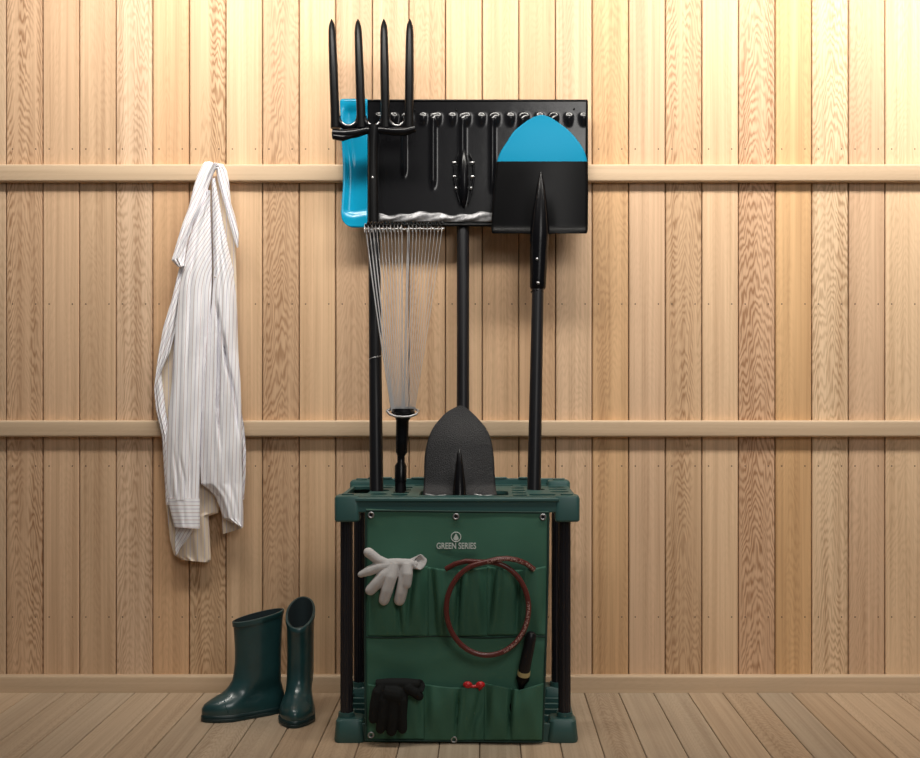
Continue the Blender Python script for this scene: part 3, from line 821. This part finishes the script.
glove('knit_glove', 'black knitted glove hanging out of the lower left pocket of the organizer',
      [[(384, 684, 5.0, 0), (378, 692, 5.4, 0.006), (375, 705, 5.0, 0.005), (373, 719, 4.2, 0.002)],
       [(390, 684, 5.4, 0), (385, 700, 5.8, 0.008), (383, 716, 5.2, 0.006), (380.5, 729, 4.4, 0.002)],
       [(396, 684, 5.4, 0), (393.5, 700, 5.8, 0.010), (392.5, 718, 5.4, 0.007), (391.5, 731, 4.8, 0.002)],
       [(402, 684, 5.2, 0), (402, 700, 5.6, 0.008), (401.5, 716, 5.0, 0.005), (402.5, 729, 4.4, 0.001)],
       [(404, 686, 5.6, 0), (409, 688, 5.8, 0.006), (415, 692, 5.0, 0.006), (419, 696, 4.4, 0.003)],
       [(376, 684, 4.2, 0), (390, 683.5, 5.0, 0.002), (405, 684, 5.4, 0.002), (416, 684, 4.6, 0.002)],
       [(385, 692, 9.0, 0.0), (396, 694, 10.0, 0.003)]],
      [], YG2, M['bglove'],
      [(412, 685, 2.5, 3.0, 0.0), (416, 685, 3.6, 4.4, 0.002), (420, 686, 3.4, 5.2, 0.004), (422, 686.5, 2.8, 4.8, 0.006)], M['bglove'], P(395, 732, YG2))

# ------------------------------------------------------------------ trowel, pliers
tw = thing('hand_trowel', 'hand tool with a thick black grip and pale ring standing in the lower right pocket', 'garden tool', P(520, 700, 2.972))
def TP(u, v, y=0.0): return P(u, v, 2.968-y+0.013*smooth01((v-660)/22))
m = MB()
ax = [(531.6, 631.8, 3.0), (531.3, 633.5, 4.9), (530.5, 638, 5.7), (528.5, 649, 5.8), (526, 660, 5.9), (524.6, 667, 6.2), (524, 671, 6.0)]
m.tube([TP(u, v, 0.004) for u, v, r in ax], [r*2.97/F for u, v, r in ax], 18); m.build('grip', M['handle'], tw, smooth=50)
m = MB(); m.tube([TP(524.2, 670.5, .004), TP(523.6, 674.8, .004)], [0.0150, 0.0155], 20); m.build('ring', M['yellow'], tw, smooth=50)
m = MB(); ax = [(523.7, 674, 6.4), (522.5, 679, 7.0), (521.5, 684, 4.0), (521, 692, 1.4)]
m.tube([TP(u, v, 0.003) for u, v, r in ax], [r*2.97/F for u, v, r in ax], 18); m.build('bolster', M['matt'], tw, smooth=50)
m = MB(); rows = []
for i in range(13):
    v = lerp(692, 722, i/12); hw = 12*math.sqrt(max(0.02, 1-(i/12)**2.5)); 
    rows.append([P(520.5+hw*c, v, cy_at(520, v)-0.0035) for c in [k/5-1 for k in range(11)]])
m.grid(rows); m.build('blade', M['matt'], tw, smooth=60, solid=0.0015)

pl = thing('hand_pliers', 'small tool with two bright red handle ends peeking out of the lower middle pocket', 'pliers', P(474, 705, 2.975))
def QP(u, v, y): return P(u, v, cy_at(u, v)-y)
for k in (-1, 1):
    m = MB(); pts = [QP(474+k*7.2, 684.0, .012), QP(474+k*6.2, 687.5, .009), QP(474+k*5.6, 689, .004), QP(474+k*5, 691, .003)]
    m.tube(pts, [0.0070, 0.0060, 0.0022, 0.0016], 14); m.sphere(QP(474+k*6.4, 684.8, .014), 0.0098, (1.15, .8, .85))
    m.build('handle', M['red'], pl, smooth=60)
m = MB(); m.tube([QP(467, 685.5, .014), QP(474, 686.5, .014), QP(481, 685.5, .014)], [0.005, 0.0035, 0.005], 12); m.build('clasp', M['red'], pl, smooth=60)
m = MB(); m.tube([QP(474, 700, .004), QP(474, 708, .004), QP(474, 714, .004)], [0.0022, 0.0022, 0.001], 10); m.build('jaw', M['steel'], pl, smooth=60)

# ------------------------------------------------------------------ boots
def boot(label, ax_, ay_, fwd, slant, lean):
    root = thing('rubber_boot', label, 'boot', (ax_, ay_, 0), 'pair of dark green rubber boots')
    f = Vector((fwd[0], fwd[1], 0)).normalized(); sd = Vector((-f.y, f.x, 0)); A = Vector((ax_, ay_, 0))
    H = 0.258 if slant < 0.03 else 0.264
    XFt = [(0.010, .147), (.020, .151), (.032, .151), (.042, .145), (.050, .132), (.057, .118), (.064, .102), (.072, .089), (.082, .079), (.095, .070), (.112, .0665), (.14, .063), (.18, .063), (.22, .065), (.26, .068)]
    XBt = [(0.010, -.072), (.03, -.073), (.05, -.070), (.08, -.062), (.11, -.062), (.15, -.062), (.20, -.064), (.26, -.068)]
    def ring(z, g=0.0, frac=0.0):
        xf = interp(XFt, z)+g; xb = interp(XBt, z)-g; out = []
        k = smooth01((z-0.05)/0.06)
        for j in range(48):
            a = 2*PI*j/48; c, s = math.cos(a), math.sin(a)
            cx = (xf+xb)/2; x = cx+(xf-xb)/2*c
            # half-width: wide ball of the foot, waist, heel; round shaft higher up
            q = (x-xb)/(xf-xb)
            wfoot = interp([(0, .030), (.12, .036), (.30, .036), (.50, .038), (.70, .047), (.88, .043), (1, .03)], q)
            wfoot *= 1-0.25*smooth01((z-0.028)/0.05)
            wshaft = interp([(0.08, .035), (.13, .034), (.18, .034), (.26, .0355)], z)
            ww = lerp(wfoot, wshaft, k)+g
            ex = lerp(0.80, 1.0, k); sy = math.copysign(abs(s)**ex, s)*ww
            zz = z
            up = smooth01((z-0.12)/(H-0.12))
            zz += -slant*(x/0.06)*up*0.5
            p = A+f*(x+lean[0]*up)+sd*(sy+lean[1]*up)+Vector((0, 0, zz))
            out.append(p)
        return out
    zs = [0.010, .014, .020, .026, .032, .037, .042, .046, .050, .0535, .057, .0605, .064, .068, .072, .077, .082, .088, .095, .103, .112, .125, .14, .16, .18, .20, .22, .235, H]
    m = MB(); rings = [ring(z) for z in zs]
    inner = [ring(z, -0.0035) for z in (H, .235, .20, .16, .12, .10)]
    m.loft(rings+inner, True, True)
    # material index for the lining
    nb = 48
    for fi in range(len(m.f)):
        if min(m.f[fi]) >= len(rings)*nb: m.mi[fi] = 1
    m.build('upper', [M['rubber'], M['lining']], root, smooth=60)
    m = MB()
    zs2 = [(0.0, 0.000), (0.002, 0.0030), (0.008, 0.0035), (0.010, 0.002), (0.0115, 0.0035), (0.016, 0.0030), (0.018, 0.001)]
    def sring(z, g): 
        r_ = ring(0.016, g); return [Vector((p.x, p.y, z)) for p in r_]
    m.loft([sring(z, g) for z, g in zs2]); m.build('sole', M['sole'], root, smooth=40)
    # rim band at the mouth
    m = MB(); rr_ = [ring(H-0.014, 0.0012), ring(H-0.013, 0.0024), ring(H-0.001, 0.0024), ring(H, 0.0008), ring(H, -0.003)]
    m.loft(rr_, False, False); m.build('top_band', M['rubber'], root, smooth=50)
    # toe cap ridge, following the surface of the upper
    def surf(z, xc, side):
        rr = ring(z, 0.0004); best = None
        for p in rr:
            q = p-A; xx = q.dot(f); yy = q.dot(sd)
            if yy*side < -1e-4: continue
            if best is None or abs(xx-xc) < best[0]: best = (abs(xx-xc), p)
        return best[1]
    zz_ = [0.024+0.0036*k for k in range(12)]
    pts = [surf(z, 0.098+0.1*(z-0.02), 1) for z in zz_]
    pts2 = [surf(z, 0.098+0.1*(z-0.02), -1) for z in zz_]
    pts = pts+pts2[::-1]
    for _ in range(6): pts = [pts[0]]+[(pts[k-1]+pts[k]*2+pts[k+1])/4 for k in range(1, len(pts)-1)]+[pts[-1]]
    m = MB(); m.tube(pts, 0.0014, 6); m.build('toe_ridge', M['rubber'], root, smooth=60)
    return root
boot('dark green rubber boot seen from the side, toe to the left, left of its pair', -0.592, 3.265, (-0.86, -0.51), 0.020, (0.0, 0.0))
boot('dark green rubber boot pointing at the viewer with its mouth open, nearer the rack', -0.4835, 3.275, (0.03, -1.0), 0.052, (0.0, 0.0))

# ------------------------------------------------------------------ shirt
st = thing('shirt', 'white long-sleeved shirt with thin stripes hanging from the upper wooden rail', 'shirt', P(205, 560, 3.47))
def KA(v):
    # stripes run on the slant above, turning plumb further down
    k = 0.0; x = 300.0
    if v >= 300: return 0.03*(v-300)
    while x > v: k -= lerp(0.03, 0.66, smooth01((300-x)/55)); x -= 1.0
    return k
def cloth(name, left, right, Y, thick=0.012, skew=0.0, grooves=(), ripple=0.0018, horiz=False, mat=None, depthf=None, nu=44, nv=90, parent=None, phase=0.0, back=0.003, wid=None):
    m = MB(); rings = []; su = []
    for i in range(nv+1):
        t = i/nv; a = poly(left, t); b = poly(right, t); row = []; srow = []
        for j in range(nu+1):
            s = j/nu; u = lerp(a[0], b[0], s); v = lerp(a[1], b[1], s)
            prof = math.sin(PI*min(1, max(0, s)))**0.6
            d = thick*prof
            d += ripple*math.sin(s*11+v*0.02+phase)+ripple*0.8*math.sin(s*23-v*0.035+phase*2)+0.0012*math.sin(v*0.09+s*6+phase)
            for (gp, gw, gd) in grooves:
                gv0, gv1 = gp[0][1], gp[-1][1]
                if gv0-8 < v < gv1+8:
                    gu = interp([(q[1], q[0]) for q in gp], v)
                    e = smooth01((v-gv0+8)/30)*smooth01((gv1+8-v)/min(70, max(12, (gv1-gv0)*0.6)))
                    d -= gd*math.exp(-((u-gu)/gw)**2)*e
            yy = Y-d+(depthf(u, v) if depthf else 0.0)
            row.append(P(u, v, yy))
            srow.append(((v if horiz else (u+(skew(v) if callable(skew) else skew*(v-300))))*3.45/F))
        brow = []; bs_ = []
        for j in range(nu-1, 0, -1):
            s = j/nu; u = lerp(a[0], b[0], s); v = lerp(a[1], b[1], s)
            yy = Y+back*math.sin(PI*s)+(depthf(u, v) if depthf else 0.0)
            brow.append(P(u, v, yy)); bs_.append(((v if horiz else (u+(skew(v) if callable(skew) else skew*(v-300))))*3.45/F))
        rings.append(row+brow); su += srow+bs_
    m.loft(rings, True, True)
    m.at['su'] = su
    return m.build(name, mat or M['shirt'], parent or st, smooth=75)
# back panel with its rounded tail
cloth('back_panel',
      [(208,176),(200,200),(192,225),(182,262),(172,300),(162,335),(157,362),(154,388),(156,410),(162,438),(164,470),(165.5,500),(167,512),(167.5,516),(170,540),(174,555),(182,560)],
      [(226,176),(230,200),(234,225),(236,262),(237,300),(238,335),(239,362),(240,388),(240,410),(238,438),(228,470),(219,500),(218.5,513),(208.5,516),(210,540),(211,560),(208,562.5)],
      3.478, 0.008, 0.0, [([(215,180),(222,210),(232,245)],5,0.004)], ripple=0.0022, skew=0.0) if False else None
cloth('back_panel',
      [(208,176),(200,200),(192,225),(182,262),(172,300),(162,335),(157,362),(154,388),(156,410),(162,438),(164,470),(165.5,500),(167,512),(167.5,516),(170,540),(174,555),(182,560)],
      [(226,176),(230,200),(234,225),(236,262),(237,300),(238,335),(239,362),(240,388),(240,410),(238,438),(228,470),(219,500),(218.5,513),(208.5,516),(210,540),(211,560),(208,562.5)],
      3.478, 0.008, ripple=0.0022, nv=150, mat=M['shirt_in'])
# left fold of the back with crossing stripes
cloth('side_fold', [(180,264),(172,298),(163,328),(158,358),(154,388),(155.5,408),(162,436),(164,470),(166,505)],
      [(184,264),(180,298),(176,328),(170,352),(161,372),(166,412),(170,436),(171,470),(171,505)], 3.462, 0.010, skew=0.45, phase=1.0)
# long sleeve in front
cloth('sleeve', [(208,190),(202,206),(194,222),(188,240),(183.5,262),(179,290),(176,320),(173.5,350),(172,380),(169,410),(166.5,435),(165.5,460),(166,480),(168,500)],
      [(210.5,190),(210.5,206),(211,222),(211.5,240),(212,262),(211.5,290),(210,320),(207,350),(204,380),(202,410),(201,435),(200,460),(199.5,480),(199.5,500)],
      3.452, 0.024, skew=KA, ripple=0.0018, nv=170,
      grooves=[([(180,455),(184,480),(185,500)], 1.6, .008), ([(190,440),(190,480),(189,500)], 1.6, .008), ([(174,450),(177,480),(178,500)], 1.5, .006),
               ([(201,215),(196,245),(190,275),(188,330),(184,400)],2.0,.006), ([(206,230),(203,280),(199,340),(196,400)],1.8,.006)])
cloth('cuff', [(167.5,498),(170,510),(172.5,520),(174.5,527.5)], [(199.7,498.5),(200,510),(200,520),(200,528.5)],
      3.447, 0.018, horiz=True, ripple=0.0008, nv=30,
      grooves=[([(160,499),(200,499)][:0] or [(184,499),(184,527)], 1.2, .002)])
# turned-up corner of the tail under the cuff
cloth('tail_corner', [(176,528),(175,540),(175,550),(176,554)], [(195,529),(187,540),(180,549),(177,555)], 3.462, 0.004, skew=0.6, ripple=0.0008, nv=24)
# right front with its curved hem and deep folds
cloth('front_panel',
      [(211.5,178),(212,200),(212.5,225),(213,250),(213.5,275),(212,300),(209,325),(206,350),(203.5,380),(201.5,410),(200.5,440),(200,465),(201,484),(208,488.5),(215,496),(220,508),(223,518),(230,521.5),(237,524.5)],
      [(215,178),(219,200),(223,222),(228,245),(233,268),(236,295),(237,320),(238,350),(240.5,380),(241.5,410),(242,440),(242,465),(242.5,484),(243,492),(243,500),(243.5,510),(243.5,519),(243.5,524),(243,527.5)],
      3.455, 0.024, skew=KA, ripple=0.0020, nv=190,
      grooves=[([(217,305),(219,325),(218.5,352),(218.5,380),(218,400),(219,430),(221,455)], 1.5, .034),
               ([(223,335),(227,365),(231,380),(234,400),(239,440)], 1.5, .030), ([(217,200),(220,250),(217,305)], 1.8, .006),
               ([(228,455),(230,500)], 3, .005)])
cloth('front_lining', [(223,505),(222,520),(223,534)], [(238,507),(242,518),(243,528)], 3.470, 0.004, mat=M['shirt_in'], ripple=0.0008, nv=24)
# second sleeve hanging behind on the right
cloth('sleeve', [(238,405),(239.5,425),(240,450),(240,475),(240,498)], [(240,405),(244,425),(246,450),(245.5,475),(244,500)], 3.472, 0.006, skew=0.3, ripple=0.0025, nv=60)
# upper layers
cloth('yoke', [(203,163.5),(197,176),(193.5,187),(189,206),(182,225),(174.5,250),(171.5,260),(178,267)],
      [(219,163.5),(213,175),(209,186),(203,206),(194,222),(187,244),(185,257),(184,266)], 3.446, 0.014, skew=0.5, phase=3.0)
cloth('collar', [(214,162.5),(216,170),(218,181),(224,203),(229,222),(234,240),(237,248)],
      [(223,164),(227,171),(229,181),(231,203),(235,216),(239,233),(238.5,247)], 3.452, 0.012, skew=-0.3, phase=1.5)
cloth('collar_stand', [(203,164),(205,161.8),(210,161.5)], [(206,172),(214,170),(224,168)], 3.452, 0.014, skew=0.2, nv=20)
for (u, v) in ((214.5, 215), (214.5, 246), (215, 277)):
    m = MB(); m.sphere(P(u, v, 3.440), 0.0028, (1, .4, 1), 12); m.build('button', M['button'], st, smooth=60)

# ------------------------------------------------------------------ light
def area(name, loc, target, sx, sy, power, col):
    l = bpy.data.lights.new(name, 'AREA'); l.shape = 'RECTANGLE'; l.size = sx; l.size_y = sy; l.energy = power; l.color = col
    o = bpy.data.objects.new(name, l); C.objects.link(o); o.location = loc
    o.rotation_euler = (Vector(target)-Vector(loc)).to_track_quat('-Z', 'Y').to_euler(); return o
def spot(name, loc, target, power, col, ang=70, blend=0.8, rad=0.08):
    l = bpy.data.lights.new(name, 'SPOT'); l.energy = power; l.color = col; l.spot_size = math.radians(ang); l.spot_blend = blend; l.shadow_soft_size = rad
    o = bpy.data.objects.new(name, l); C.objects.link(o); o.location = loc
    o.rotation_euler = (Vector(target)-Vector(loc)).to_track_quat('-Z', 'Y').to_euler(); return o
ww_ = area('wall_washer', (0.35, 2.50, 2.65), (0.35, 3.5, 1.80), 3.4, 0.25, 39, (1.0, 0.95, 0.87)); ww_.data.spread = math.radians(115)
spot('downlight_right', (1.15, 2.6, 2.75), (1.1, 3.5, 1.80), 38, (1.0, 0.94, 0.85), 75, 1.0)
spot('downlight_left', (-0.75, 2.8, 2.75), (-0.8, 3.5, 1.8), 26, (1.0, 0.94, 0.86), 65, 1.0)
area('room_light', (0.9, -0.3, 2.5), (-0.1, 3.3, 0.7), 1.2, 1.2, 24, (1.0, 0.97, 0.93))
wd = bpy.data.worlds.new('world'); bpy.context.scene.world = wd; wd.use_nodes = True
bg = wd.node_tree.nodes['Background']; bg.inputs[0].default_value = (0.92, 0.96, 1.0, 1); bg.inputs[1].default_value = 0.045

# ------------------------------------------------------------------ camera
cam = bpy.data.cameras.new('camera'); co = bpy.data.objects.new('camera', cam); C.objects.link(co)
co.location = (0, 0, HC); co.rotation_euler = (PI/2, 0, 0)
cam.sensor_fit = 'HORIZONTAL'; cam.sensor_width = 36; cam.lens = F/920*36
cam.shift_x = -(U0-460)/920; cam.shift_y = (V0-379)/920
sc = bpy.context.scene; sc.camera = co
sc.view_settings.view_transform = 'Standard'; sc.view_settings.look = 'None'
sc.view_settings.exposure = 0.12; sc.view_settings.gamma = 1.0
